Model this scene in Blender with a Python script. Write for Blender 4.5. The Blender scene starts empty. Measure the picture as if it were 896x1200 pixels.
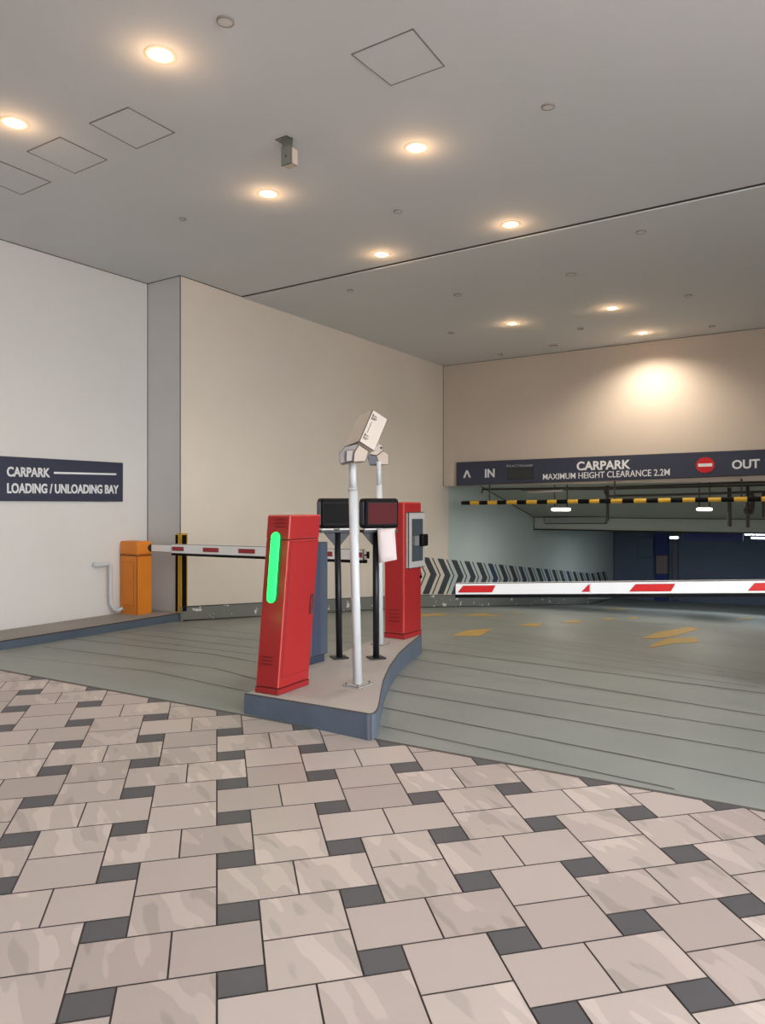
import bpy, bmesh, math, random
from mathutils import Vector, Matrix
random.seed(7)
C = bpy.context.scene.collection
H = 1.5                       # eye height: camera at z = H, island ground near z = 0
F, CX, HY = 867.0, 448.0, 592.0
SA, CA = math.sin(math.atan(.671)), math.cos(math.atan(.671))
ROT = -math.atan(.671)        # local x = v (right along the back wall), local y = u (into the car park)

# ------------------------------------------------------------------ geometry of the place
def UV(u, v, z=0): return Vector((SA*u + CA*v, CA*u - SA*v, z + H))
def toU(x, y): return SA*x + CA*y
def toV(x, y): return CA*x - SA*y
def ray(px, py): return Vector(((px-CX)/F, 1.0, (HY-py)/F))
def at(px, py, d): r = ray(px, py); return Vector((r.x*d, d, r.z*d + H))
def at_z(px, py, z): d = z*F/(HY-py); return at(px, py, d)
class Plane:                  # vertical wall plane through two plan points
    def __init__(s, a, b):
        s.a = Vector((a[0], a[1])); s.b = Vector((b[0], b[1])); d = (s.b-s.a).normalized(); s.d = d
        s.n = Vector((d.y, -d.x))
        if s.n.dot(s.a) > 0: s.n = -s.n          # towards the viewer's side
    def hit(s, px, py, off=0):
        r = ray(px, py); n = s.n
        dd = (n.dot(s.a) + off)/(n.x*r.x + n.y*r.y)
        return at(px, py, dd)
    def p(s, t, z, off=0): q = s.a + s.d*t + s.n*off; return Vector((q.x, q.y, z+H))
def plan(px, d): return ((px-CX)/F*d, d)
CEIL = 3.0
V1 = -8.226
B0 = plan(212, CEIL*F/(HY-323)); B1 = plan(519, CEIL*F/(HY-428))
W1 = Plane(tuple(UV(-5, V1)[:2]), tuple(UV(6.55, V1)[:2]))
W2 = Plane(B0, B1)
UB = toU(*B1)
WB = Plane(tuple(UV(UB, -9)[:2]), tuple(UV(UB, 5)[:2]))
def vw2(u):                                       # v of the left wall at depth u
    u0, v0, u1, v1 = toU(*B0), toV(*B0), toU(*B1), toV(*B1)
    return v0 + (v1-v0)*(u-u0)/(u1-u0)
VR = 4.2                                          # right wall
UE = 27.3                                         # far wall
WE = Plane(tuple(UV(UE, -10)[:2]), tuple(UV(UE, 6)[:2]))
def ub(v): return 3.22 + .138*(v + 5.857)         # paving / ramp boundary
def ztile(x, y): return -1.68 + .06*y
def ss(t): t = max(0, min(1, t)); return t*t*(3-2*t)
def zr(x, y):
    u, v = toU(x, y), toV(x, y); b = ub(v)
    e = UV(b, v); z0 = ztile(e.x, e.y)
    z1 = -1.43 - .08*max(0, min(1, (-v-3.6)/4))
    k = 1 + 2*max(0, min(1, (-v-3.2)/4.2))
    t = k*(u-b)/(6.5-b)
    z = z0 + (z1-z0)*(min(1, max(0, t)) if k < 1.05 else ss(t)*.5 + .5*min(1, max(0, t)))
    if u > 6.5:
        s = u-6.5
        z += -.0875*min(s, 6) - (.107*min(max(s-6, 0), 12) + .03*max(s-18, 0))
    return z
def on_ramp(px, py, up=0):
    r = ray(px, py); lo, hi = 2.0, 40.0; d = 2.5
    while d < 40:
        if r.z*d <= zr(r.x*d, d) + up: break
        d += .05
    lo, hi = d-.05, d
    for _ in range(20):
        m = (lo+hi)/2
        if r.z*m <= zr(r.x*m, m) + up: hi = m
        else: lo = m
    return at(px, py, hi)

# ------------------------------------------------------------------ materials
def lin(c):
    o = []
    for k in c[:3]:
        k = k/255; o.append(k/12.92 if k <= .04045 else ((k+.055)/1.055)**2.4)
    return (*o, 1)
MATS = {}
def mat(name, rgb, rough=.6, metal=0, emit=0, var=0, scale=3, spec=.4, alpha=1, bump=0):
    if name in MATS: return MATS[name]
    m = bpy.data.materials.new(name); m.use_nodes = True; nt = m.node_tree
    b = nt.nodes['Principled BSDF']; b.inputs['Base Color'].default_value = lin(rgb)
    b.inputs['Roughness'].default_value = rough; b.inputs['Metallic'].default_value = metal
    b.inputs['Specular IOR Level'].default_value = spec
    if emit:
        b.inputs['Emission Color'].default_value = lin(rgb); b.inputs['Emission Strength'].default_value = emit
    if var or bump:
        tc = nt.nodes.new('ShaderNodeTexCoord'); n = nt.nodes.new('ShaderNodeTexNoise')
        n.inputs['Scale'].default_value = scale; n.inputs['Detail'].default_value = 3
        nt.links.new(tc.outputs['Object'], n.inputs['Vector'])
        if var:
            mx = nt.nodes.new('ShaderNodeMix'); mx.data_type = 'RGBA'
            mx.inputs['A'].default_value = lin([max(0, k*(1-var)) for k in rgb]); mx.inputs['B'].default_value = lin([min(255, k*(1+var)) for k in rgb])
            nt.links.new(n.outputs['Fac'], mx.inputs['Factor']); nt.links.new(mx.outputs['Result'], b.inputs['Base Color'])
        if bump:
            bp = nt.nodes.new('ShaderNodeBump'); bp.inputs['Strength'].default_value = bump; bp.inputs['Distance'].default_value = .01
            nt.links.new(n.outputs['Fac'], bp.inputs['Height']); nt.links.new(bp.outputs['Normal'], b.inputs['Normal'])
    MATS[name] = m; return m
WALLM = mat('painted_wall', (220, 217, 213), .75, var=.03, scale=.8)
CREAM = mat('warm_tint_wall', (226, 216, 203), .75, var=.04, scale=.6)  # warm lamp tone on this wall put into a cream tint
CEILM = mat('painted_ceiling', (217, 218, 220), .8, var=.02, scale=.6)
BULKM = mat('painted_bulkhead', (205, 190, 175), .75, var=.03, scale=.8)
RAMPM = mat('ramp_concrete', (138, 142, 137), .5, var=.10, scale=.9, bump=.05)
INK = mat('dark_joint', (62, 56, 52), .8)
GROOVE = mat('groove_line', (88, 88, 84), .9)  # flat dark strips drawn as score lines
SLATE = mat('slate_kerb_paint', (86, 96, 110), .55, var=.10, scale=4)
KERBTOP = mat('kerb_top_concrete', (176, 168, 163), .7, var=.04, scale=3)
CURBTOP = mat('side_kerb_concrete', (150, 143, 138), .7, var=.06, scale=3)
RED = mat('red_powder_coat', (160, 36, 37), .45, var=.03, scale=2)
DRED = mat('dark_red_edge', (96, 16, 20), .5)
BLACK = mat('black_plastic', (15, 14, 16), .55, spec=.12)
BLACKM = mat('black_metal', (32, 32, 36), .4, .2)
GREY = mat('light_grey_metal', (202, 205, 208), .4)
PLATE = mat('galvanised_plate', (190, 188, 186), .45, .2)
BEIGE = mat('beige_housing', (200, 188, 176), .55)
TAUPE = mat('bracket_lit_side', (200, 184, 170), .55)
ORANGE = mat('orange_powder_coat', (222, 132, 40), .4, var=.03)
DORANGE = mat('orange_edge', (130, 66, 20), .5)
NAVY = mat('navy_sign', (58, 62, 80), .45)
WHITE = mat('white_letter', (235, 235, 236), .5)
ARMW = mat('white_arm', (236, 236, 236), .4)
ARMR = mat('red_reflector', (205, 40, 42), .35)
YEL = mat('yellow_paint', (190, 158, 84), .6, var=.1, scale=6)
BARY = mat('bar_yellow', (224, 178, 60), .5)
BLUEBOX = mat('blue_grey_steel', (74, 84, 96), .45, var=.05)
PIPE = mat('dark_pipe', (82, 74, 70), .5)
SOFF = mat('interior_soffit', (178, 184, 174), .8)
INNER = mat('inner_cool_shade', (198, 208, 205), .75, var=.05, scale=.5)  # cool interior light and bulkhead shade put into the wall colour
INW = mat('interior_wall_blue', (104, 116, 138), .7)
INB = mat('deep_blue_panel', (54, 66, 130), .55)

# ------------------------------------------------------------------ mesh helpers
class MB:
    def __init__(s): s.v = []; s.f = []; s.m = []; s.sm = []
    def add(s, vs, fs, mi=0, smooth=False):
        o = len(s.v); s.v += [Vector(v) for v in vs]
        for f in fs: s.f.append([i+o for i in f]); s.m.append(mi); s.sm.append(smooth)
        return s
    def box(s, c, d, mi=0, rz=0, M=None):
        hx, hy, hz = d[0]/2, d[1]/2, d[2]/2
        vs = [Vector((x, y, z)) for z in (-hz, hz) for x, y in ((-hx, -hy), (hx, -hy), (hx, hy), (-hx, hy))]
        R = M if M else Matrix.Rotation(rz, 3, 'Z')
        return s.add([R @ v + Vector(c) for v in vs], [(3, 2, 1, 0), (4, 5, 6, 7), (0, 1, 5, 4), (1, 2, 6, 5), (2, 3, 7, 6), (3, 0, 4, 7)], mi)
    def hexa(s, b, t, mi=0):              # four bottom + four top points
        return s.add(list(b)+list(t), [(3, 2, 1, 0), (4, 5, 6, 7), (0, 1, 5, 4), (1, 2, 6, 5), (2, 3, 7, 6), (3, 0, 4, 7)], mi)
    def prism(s, pts, off, mi=0, side=None):
        n = len(pts); off = Vector(off); q = [Vector(p) for p in pts]
        o = len(s.v); s.v += q + [p+off for p in q]
        s.f += [[o+i for i in range(n)][::-1], [o+n+i for i in range(n)]]; s.m += [mi, mi]; s.sm += [False]*2
        for i in range(n):
            j = (i+1) % n; s.f.append([o+i, o+j, o+n+j, o+n+i]); s.m.append(mi if side is None else side); s.sm.append(False)
        return s
    def tube(s, pts, r, mi=0, n=12, cap=True):
        pts = [Vector(p) for p in pts]; rs = r if isinstance(r, (list, tuple)) else [r]*len(pts)
        rings = []; o = len(s.v)
        for i, p in enumerate(pts):
            a = pts[max(0, i-1)]; b = pts[min(len(pts)-1, i+1)]
            t = (b-a).normalized(); ref = Vector((0, 0, 1)) if abs(t.z) < .95 else Vector((1, 0, 0))
            x = t.cross(ref).normalized(); y = t.cross(x)
            s.v += [p + x*math.cos(2*math.pi*k/n)*rs[i] + y*math.sin(2*math.pi*k/n)*rs[i] for k in range(n)]
        for i in range(len(pts)-1):
            for k in range(n):
                k2 = (k+1) % n
                s.f.append([o+i*n+k, o+i*n+k2, o+(i+1)*n+k2, o+(i+1)*n+k]); s.m.append(mi); s.sm.append(True)
        if cap:
            s.f += [[o+k for k in range(n)][::-1], [o+(len(pts)-1)*n+k for k in range(n)]]; s.m += [mi]*2; s.sm += [False]*2
        return s
    def lathe(s, prof, mi=0, n=28, c=(0, 0, 0)):  # profile of (r, z)
        c = Vector(c); o = len(s.v)
        for r, z in prof: s.v += [c + Vector((r*math.cos(2*math.pi*k/n), r*math.sin(2*math.pi*k/n), z)) for k in range(n)]
        for i in range(len(prof)-1):
            for k in range(n):
                k2 = (k+1) % n; s.f.append([o+i*n+k, o+i*n+k2, o+(i+1)*n+k2, o+(i+1)*n+k]); s.m.append(mi); s.sm.append(True)
        return s
    def build(s, name, mats, parent=None, world=False, origin=None, bevel=0, ink=None, segs=1):
        me = bpy.data.meshes.new(name)
        vs = s.v
        if world and parent is not None:
            R = Matrix.Rotation(-parent.rotation_euler.z, 3, 'Z'); vs = [R @ (v - parent.location) for v in vs]
        if origin is not None: vs = [v - Vector(origin) for v in vs]
        me.from_pydata([tuple(v) for v in vs], [], s.f)
        mats = mats if isinstance(mats, (list, tuple)) else [mats]
        for m in mats: me.materials.append(m)
        for p, mi, sm in zip(me.polygons, s.m, s.sm): p.material_index = mi; p.use_smooth = sm
        bm = bmesh.new(); bm.from_mesh(me); bmesh.ops.recalc_face_normals(bm, faces=bm.faces); bm.to_mesh(me); bm.free()
        o = bpy.data.objects.new(name, me); C.objects.link(o)
        if origin is not None: o.location = origin
        if parent is not None: o.parent = parent
        if bevel:
            b = o.modifiers.new('bevel', 'BEVEL'); b.width = bevel; b.segments = segs; b.limit_method = 'ANGLE'; b.angle_limit = math.radians(35)
            if ink: me.materials.append(ink); b.material = len(me.materials)-1
        return o
def thing(name, label, cat, loc=(0, 0, 0), rz=0, group=None):
    o = bpy.data.objects.new(name, None); C.objects.link(o); o.location = loc; o.rotation_euler = (0, 0, rz); o.empty_display_size = .1
    return tag(o, label, cat, group)
def tag(o, label, cat, group=None):
    o['label'] = label; o['category'] = cat
    if group: o['group'] = group
    return o
def struct(o, label=None):
    o['kind'] = 'structure'
    if label: o['label'] = label
    return o
def centroid(vs): return sum((Vector(v) for v in vs), Vector())/len(vs)
def dup(root, loc, label):
    r = root.copy(); C.objects.link(r); r.location = loc; r['label'] = label
    for ch in list(root.children):
        c = ch.copy(); C.objects.link(c); c.parent = r
        for g in list(ch.children): d = g.copy(); C.objects.link(d); d.parent = c
    return r
def quad_on(L, R, up, mi=0): return [L, R, R+up, L+up]
def text(name, body, plane, px0, px1, py_base, py_top, m, parent, off=.012, depth=.004, bold=.028):
    cu = bpy.data.curves.new('lettering', 'FONT'); cu.body = body; cu.extrude = .01; cu.offset = bold; cu.resolution_u = 4
    to = bpy.data.objects.new('lettering', cu); C.objects.link(to)
    bpy.context.view_layer.update(); dg = bpy.context.evaluated_depsgraph_get()
    me = bpy.data.meshes.new_from_object(to.evaluated_get(dg)); bpy.data.objects.remove(to)
    xs = [v.co.x for v in me.vertices]; ys = [v.co.y for v in me.vertices]
    x0, x1, y0, y1 = min(xs), max(xs), min(ys), max(ys)
    pyb = py_base if isinstance(py_base, tuple) else (py_base, py_base)
    pyt = py_top if isinstance(py_top, tuple) else (py_top, py_top)
    a = plane.hit(px0, pyb[0], off); b = plane.hit(px1, pyb[1], off); c = plane.hit(px0, pyt[0], off); d = plane.hit(px1, pyt[1], off)
    n = Vector((plane.n.x, plane.n.y, 0))
    R = Matrix.Rotation(-parent.rotation_euler.z, 3, 'Z') if parent else Matrix.Identity(3)
    L0 = parent.location if parent else Vector()
    for v in me.vertices:
        x = (v.co.x-x0)/(x1-x0); y = (v.co.y-y0)/(y1-y0); z = v.co.z/.01
        p = (a*(1-x)+b*x)*(1-y) + (c*(1-x)+d*x)*y + n*depth*z
        v.co = R @ (p - L0)
    me.materials.clear(); me.materials.append(m)
    o = bpy.data.objects.new(name, me); C.objects.link(o); o.parent = parent
    return o

# ------------------------------------------------------------------ paving
TO = 2.866; PH = Vector((.9759, .2184)); QH = Vector((-.2184, .9759)); TW, TL = .312, .25
def tile_mat():
    m = bpy.data.materials.new('paving_stone'); m.use_nodes = True; nt = m.node_tree; N = nt.nodes; Lk = nt.links
    b = N['Principled BSDF']; b.inputs['Roughness'].default_value = .42; b.inputs['Specular IOR Level'].default_value = .4
    g = N.new('ShaderNodeNewGeometry'); tc = N.new('ShaderNodeTexCoord')
    base = N.new('ShaderNodeMix'); base.data_type = 'RGBA'
    base.inputs['A'].default_value = lin((171, 157, 151)); base.inputs['B'].default_value = lin((190, 176, 169))
    Lk.new(g.outputs['Random Per Island'], base.inputs['Factor'])
    mp = N.new('ShaderNodeMapping'); mp.vector_type = 'TEXTURE'; mp.inputs['Rotation'].default_value = (0, 0, math.radians(118)); mp.inputs['Scale'].default_value = (1/3.0, 1/10.5, 1)
    add = N.new('ShaderNodeVectorMath'); add.operation = 'ADD'
    sc = N.new('ShaderNodeVectorMath'); sc.operation = 'SCALE'; sc.inputs['Scale'].default_value = 40
    cb = N.new('ShaderNodeCombineXYZ')
    for i in range(2): Lk.new(g.outputs['Random Per Island'], cb.inputs[i])
    Lk.new(cb.outputs[0], sc.inputs[0]); Lk.new(tc.outputs['Object'], mp.inputs['Vector']); Lk.new(mp.outputs[0], add.inputs[0]); Lk.new(sc.outputs[0], add.inputs[1])
    n = N.new('ShaderNodeTexNoise'); n.inputs['Scale'].default_value = .9; n.inputs['Detail'].default_value = 1.5
    Lk.new(add.outputs[0], n.inputs['Vector'])
    r = N.new('ShaderNodeValToRGB'); r.color_ramp.interpolation = 'EASE'
    e = r.color_ramp.elements; e[0].position = 0; e[0].color = (.80, .81, .79, 1); e[1].position = .36; e[1].color = (.84, .85, .83, 1)
    for p, c in ((.40, 1.0), (.56, 1.0), (.585, 1.17), (1, 1.2)):
        x = e.new(p); x.color = (c, c, c*.99, 1)
    Lk.new(n.outputs['Fac'], r.inputs[0])
    fl = N.new('ShaderNodeMath'); fl.operation = 'MULTIPLY'; fl.inputs[1].default_value = 7.31
    fr = N.new('ShaderNodeMath'); fr.operation = 'FRACT'; gt = N.new('ShaderNodeMath'); gt.operation = 'GREATER_THAN'; gt.inputs[1].default_value = .42
    Lk.new(g.outputs['Random Per Island'], fl.inputs[0]); Lk.new(fl.outputs[0], fr.inputs[0]); Lk.new(fr.outputs[0], gt.inputs[0])
    mu = N.new('ShaderNodeMix'); mu.data_type = 'RGBA'; mu.blend_type = 'MULTIPLY'
    Lk.new(gt.outputs[0], mu.inputs['Factor']); Lk.new(base.outputs['Result'], mu.inputs['A']); Lk.new(r.outputs[0], mu.inputs['B'])
    Lk.new(mu.outputs['Result'], b.inputs['Base Color'])
    return m
PAVE = tile_mat()
DARKT = mat('charcoal_paver', (86, 84, 87), .5, var=.06, scale=4)
GROUT = mat('grout', (78, 70, 68), .9)
def tilepos(p, q): 
    v = PH*p*TW + QH*(TO + q*TL); return v
bm = bmesh.new()
def tile(p0, q0, dp, dq, mi):
    gx, gy = .0035/TW, .0035/TL
    cs = [tilepos(p0+gx, q0+gy), tilepos(p0+dp-gx, q0+gy), tilepos(p0+dp-gx, q0+dq-gy), tilepos(p0+gx, q0+dq-gy)]
    c = sum(cs, Vector((0, 0)))/4
    if c.y < -2.5 or c.x < -7.5 or c.x > 7 or toU(c.x, c.y) > ub(toV(c.x, c.y)) + .5: return
    vs = [bm.verts.new((k.x, k.y, ztile(k.x, k.y)+H)) for k in cs]
    f = bm.faces.new(vs); f.material_index = mi
for i in range(-40, 41):
    for j in range(-40, 41):
        P0, Q0 = 1.5*(i-j), 1.5*(i+j)
        if abs(P0) > 32 or abs(Q0) > 32: continue
        tile(P0, Q0, 1, 1, 0); tile(P0+1, Q0, 1, 1, 0); tile(P0+.5, Q0-1, 1, 1, 0); tile(P0+.5, Q0-2, 1, 1, 0)
        tile(P0, Q0-.5, .5, .5, 1); tile(P0, Q0-2, .5, .5, 1)
e0 = UV(ub(-12), -12); e1 = UV(ub(6), 6); ed = (e1-e0).normalized()
nrm = Vector((-ed.y, ed.x, 0))
bmesh.ops.bisect_plane(bm, geom=bm.verts[:]+bm.edges[:]+bm.faces[:], plane_co=(e0.x, e0.y, 0), plane_no=nrm, clear_outer=True)
me = bpy.data.meshes.new('floor'); 
bmesh.ops.recalc_face_normals(bm, faces=bm.faces)
for f in bm.faces:
    if f.normal.z < 0: f.normal_flip()
bm.to_mesh(me); bm.free()
for m in (PAVE, DARKT): me.materials.append(m)
fl = bpy.data.objects.new('floor', me); C.objects.link(fl); struct(fl, 'beige stone paving with small charcoal squares')
mb = MB()
def bp(v): 
    p = UV(ub(v), v); return Vector((p.x, p.y, ztile(p.x, p.y)+H-.004))
def gz(x, y): return Vector((x, y, ztile(x, y)+H-.004))
mb.prism([gz(-8.5, -3), gz(8, -3), bp(6), bp(-9.5)], (0, 0, -.3))
struct(mb.build('floor', GROUT), 'dark grout bed under the paving')
w = MB(); e_ = [UV(ub(v)+o, v) for v, o in ((-9.5, -.012), (6, -.012), (6, .012), (-9.5, .012))]
w.prism([Vector((p.x, p.y, ztile(p.x, p.y)+H-.1)) for p in e_], (0, 0, .1015)); struct(w.build('trim_7', mat('edge_joint', (92, 86, 82), .8)), 'dark joint between paving and ramp')
# outside pavement behind the viewpoint (street side)
mb = MB(); mb.prism([(-30, -30, H-1.95), (30, -30, H-1.95), (30, 14, H-1.95), (9, 14, H-1.95), (9, -3, H-1.95), (-30, -3, H-1.95)], (0, 0, -.3))
struct(mb.build('floor', mat('street_paving', (214, 202, 196), .7, var=.05)), 'plain street paving outside the entrance')

# ------------------------------------------------------------------ ramp
mb = MB(); NV, NU = 44, 90; vs = []; fs = []
for i in range(NV+1):
    v = -9.6 + (VR+.2+9.6)*i/NV; b = ub(v)
    for j in range(NU+1):
        u = b + (UE+.3-b)*(j/NU)**1.35; p = UV(u, v); vs.append((p.x, p.y, zr(p.x, p.y)+H))
for i in range(NV):
    for j in range(NU):
        a = i*(NU+1)+j; fs.append((a, a+NU+1, a+NU+2, a+1))
mb.add(vs, fs, 0, True)
ramp = struct(mb.build('floor', RAMPM), 'grey concrete vehicle ramp going down into the car park')
def groove(pts, w=.012, m=GROOVE):
    pp = []
    for (a, b) in zip(pts, pts[1:]):
        for k in range(14): t = k/14; pp.append((a[0]+(b[0]-a[0])*t, a[1]+(b[1]-a[1])*t))
    pp.append(pts[-1]); q = [on_ramp(*p) for p in pp]
    g = MB(); vs = []
    for i, p in enumerate(q):
        d = (q[min(i+1, len(q)-1)]-q[max(0, i-1)]); d.z = 0; n = Vector((-d.y, d.x, 0)).normalized()*w/2
        for s in (-1, 1):
            x = p + n*s; vs.append(Vector((x.x, x.y, zr(x.x, x.y)+H+.003)))
    g.add(vs, [(2*i, 2*i+1, 2*i+3, 2*i+2) for i in range(len(q)-1)])
    return g
G = MB()
for pts, w in [([(446, 829), (896, 918)], .012), ([(450, 808), (896, 883)], .012), ([(456, 790), (896, 858)], .012), ([(480, 772), (896, 839)], .013),
    ([(492, 761), (896, 813)], .013), ([(505, 753), (890, 806)], .009), ([(530, 749), (880, 797)], .009), ([(560, 746), (850, 788)], .009), ([(596, 741), (800, 773)], .009),
    ([(490, 729), (896, 790)], .01), ([(492, 718), (700, 740), (896, 761)], .012), ([(446, 851), (790, 925)], .01),
    ([(0, 768), (178, 787), (300, 813)], .012), ([(50, 758), (250, 783), (302, 797)], .013), ([(75, 748), (250, 767), (304, 777)], .013), ([(110, 744), (303, 768)], .010), ([(139, 741), (303, 760)], .012),
    ([(184, 739), (305, 751)], .012), ([(225, 735), (306, 744)], .010), ([(384, 750), (437, 757)], .01), ([(384, 741), (450, 747)], .01)]:
    g = groove(pts, w); G.add(g.v, g.f)
struct(G.build('floor', GROOVE), 'straight score lines across the ramp')

# ------------------------------------------------------------------ walls, column, bulkhead, ceilings
def wallbox(name, pts, z0, z1, m, label, mi=0):
    w = MB(); w.prism([(x, y, z0+H) for x, y in pts], (0, 0, z1-z0)); return struct(w.build(name, m), label)
def pl(u, v): p = UV(u, v); return (p.x, p.y)
u0 = toU(*B0); vb0 = toV(*B0)
wallbox('wall_left', [pl(-3.5, V1), pl(u0, V1), pl(u0, V1-.3), pl(-3.5, V1-.3)], -2.6, CEIL+.3, WALLM, 'white painted side wall with the dark sign')
COLM = mat('column_shade', (205, 203, 202), .75, var=.03, scale=.8)  # shade on the return put into a greyer tone than the wall
vt = vw2(UE)
wallbox('wall_left', [pl(UB+.25, vw2(UB+.25)-.4), pl(UB+.25, vw2(UB+.25)), pl(UE, vt), pl(UE, vt-.4)], -4.6, CEIL+.3, INNER, 'side wall inside the car park, cool light and shade put into its grey')
wallbox('wall_left', [pl(u0, V1-.3), B0, pl(UB+.25, vw2(UB+.25)), pl(UB+.25, vw2(UB+.25)-.8)], -4.6, CEIL+.3, CREAM, 'side wall behind the barriers running down the ramp, warm lamplight put into its cream tint')
wallbox('wall_left', [pl(u0-.012, V1), pl(u0-.012, vb0), pl(u0, vb0), pl(u0, V1)], -2.6, CEIL, COLM, 'narrow return of the side wall with its shade put into the grey')
wallbox('wall_right', [pl(5.0, VR), pl(UE, VR), pl(UE, VR+.3), pl(5.0, VR+.3)], -4.6, CEIL+.3, WALLM, 'painted side wall on the right')
wallbox('wall_front_blocker', [pl(-3.8, V1-.3), pl(-3.8, VR+.3), pl(-3.5, VR+.3), pl(-3.5, V1-.3)], -3, CEIL+.3, mat('blocker_grey', (112, 108, 106), .7), 'added unseen grey wall behind the viewpoint that blocks light')  # added wall out of view, keeps light from behind off the scene
wallbox('wall_back', [pl(UB, vw2(UB)-.1), pl(UB, VR), pl(UB+.3, VR), pl(UB+.3, vw2(UB)-.1)], .41, CEIL+.3, BULKM, 'beige bulkhead wall over the car park opening')
UJ = 7.7
w = MB(); p = [pl(-3.5, V1-.3), pl(-3.5, VR+.3), pl(UJ, VR+.3), pl(UJ, V1-.3)]
w.prism([(x, y, CEIL+H) for x, y in p], (0, 0, .3)); struct(w.build('ceiling', CEILM), 'white ceiling nearer the street')
w = MB(); p = [pl(UJ+.03, V1-.3), pl(UJ+.03, VR+.3), pl(UB+.3, VR+.3), pl(UB+.3, V1-.3)]
w.prism([(x, y, CEIL+H-.018) for x, y in p], (0, 0, .3)); struct(w.build('ceiling', CEILM), 'ceiling beyond the joint line')
w = MB(); p = [pl(UJ-.008, vw2(UJ)), pl(UJ-.008, VR), pl(UJ+.03, VR), pl(UJ+.03, vw2(UJ))]
w.prism([(x, y, CEIL+H-.005) for x, y in p], (0, 0, .1)); struct(w.build('trim_1', INK), 'dark joint across the ceiling')
# dark joints where walls and ceiling meet
T = MB(); jw = .008
def strip(a, b, r=jw): T.tube([a, b], r, n=6)
strip(UV(-4, V1, CEIL), UV(u0, V1, CEIL)); strip(UV(u0-.012, V1, CEIL), UV(u0-.012, vb0, CEIL))
strip(UV(u0, vb0, CEIL), UV(UB, vw2(UB), CEIL-.01)); strip(UV(UB, vw2(UB), CEIL-.018), UV(UB, VR, CEIL-.018))
strip(UV(u0-.012, V1, -1.45), UV(u0-.012, V1, CEIL)); strip(UV(u0-.012, vb0, -1.45), UV(u0-.012, vb0, CEIL), .006); strip(UV(UB, vw2(UB), .41), UV(UB, vw2(UB), CEIL), .009)
struct(T.build('trim_2', INK), 'thin dark joints between walls and ceiling')
# interior: sloping soffit, beam, low ceiling, far wall
def sof(u): return .86 - .2247*(u-13.96)
UBM = toU(*plan(638, 20.2))
w = MB(); z0, z1 = sof(UB+.3), sof(UBM)
vl, vr = vw2(UE)-.3, VR+.2
w.hexa([UV(UB+.29, vl, z0), UV(UB+.29, vr, z0), UV(UBM, vr, z1), UV(UBM, vl, z1)], [UV(UB+.29, vl, z0+.2), UV(UB+.29, vr, z0+.2), UV(UBM, vr, z0+.2), UV(UBM, vl, z0+.2)])
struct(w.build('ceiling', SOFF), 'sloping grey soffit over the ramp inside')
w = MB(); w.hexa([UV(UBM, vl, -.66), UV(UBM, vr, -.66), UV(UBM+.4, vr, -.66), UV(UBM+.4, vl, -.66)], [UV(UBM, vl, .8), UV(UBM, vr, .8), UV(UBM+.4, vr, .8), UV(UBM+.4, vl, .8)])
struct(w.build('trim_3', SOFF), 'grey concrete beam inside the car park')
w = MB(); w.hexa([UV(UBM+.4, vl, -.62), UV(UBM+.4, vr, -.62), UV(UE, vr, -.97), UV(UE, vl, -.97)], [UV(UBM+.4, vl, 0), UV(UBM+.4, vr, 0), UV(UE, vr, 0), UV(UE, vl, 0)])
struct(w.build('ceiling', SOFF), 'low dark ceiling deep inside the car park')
wallbox('wall_far', [pl(UE, vl), pl(UE, vr), pl(UE+.3, vr), pl(UE+.3, vl)], -4.6, 0, INW, 'slate blue far wall inside the car park')
# thin dark outline of beam bottom
w = MB(); w.tube([UV(UBM-.01, vw2(UBM), -.66), UV(UBM-.01, VR, -.66)], .02, n=6); w.tube([UV(UBM-.01, vw2(UBM), z1), UV(UBM-.01, VR, z1)], .015, n=6)
w.tube([UV(UB+.3, vw2(UB+.3)+.005, z0), UV(UBM, vw2(UBM)+.005, z1), UV(UBM, vw2(UBM)+.005, -.66)], .015, n=6)
w.tube([UV(UE-.01, vw2(UE), -.97), UV(UE-.01, vw2(UE), -3.5)], .02, n=6); w.tube([UV(UE-.01, vw2(UE), -.97), UV(UE-.01, VR, -.97)], .02, n=6)
struct(w.build('trim_4', INK), 'dark edge lines of the beam and far corner')

# baseboard on the left ramp wall
PEEL = mat('grey_baseboard', (124, 126, 122), .7)
nt = PEEL.node_tree; b = nt.nodes['Principled BSDF']; tc = nt.nodes.new('ShaderNodeTexCoord'); mp = nt.nodes.new('ShaderNodeMapping'); mp.inputs['Scale'].default_value = (1, 1, 2.2)
n = nt.nodes.new('ShaderNodeTexNoise'); n.inputs['Scale'].default_value = 4.2; n.inputs['Detail'].default_value = 4; r = nt.nodes.new('ShaderNodeValToRGB'); r.color_ramp.interpolation = 'CONSTANT'
r.color_ramp.elements[0].color = lin((124, 126, 122)); r.color_ramp.elements[1].position = .645; r.color_ramp.elements[1].color = lin((222, 222, 220))
nt.links.new(tc.outputs['Object'], mp.inputs[0]); nt.links.new(mp.outputs[0], n.inputs['Vector']); nt.links.new(n.outputs['Fac'], r.inputs[0]); nt.links.new(r.outputs[0], b.inputs['Base Color'])
w = MB(); S = 60; vs = []; fs = []
L2 = (Vector(pl(UE, vt)) - W2.a).length
for i in range(S+1):
    t = L2*i/S - (.035 if i == 0 else 0); q = W2.p(t, 0, .04); f = zr(q.x, q.y); hb = .19 + .07*min(1, t/6)
    if t > 17: hb = .26*max(.05, 1-(t-17)/3)
    for z, o in ((f-.15, .04), (f+hb, .04), (f+hb, -.01)): vs.append(W2.p(t, z, o))
for i in range(S):
    for k in range(2): a = 3*i+k; fs.append((a, a+3, a+4, a+1))
fs.append((0, 1, 2)); w.add(vs, fs); struct(w.build('baseboard_left', PEEL), 'grey scuffed baseboard with white paint chips')
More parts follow.
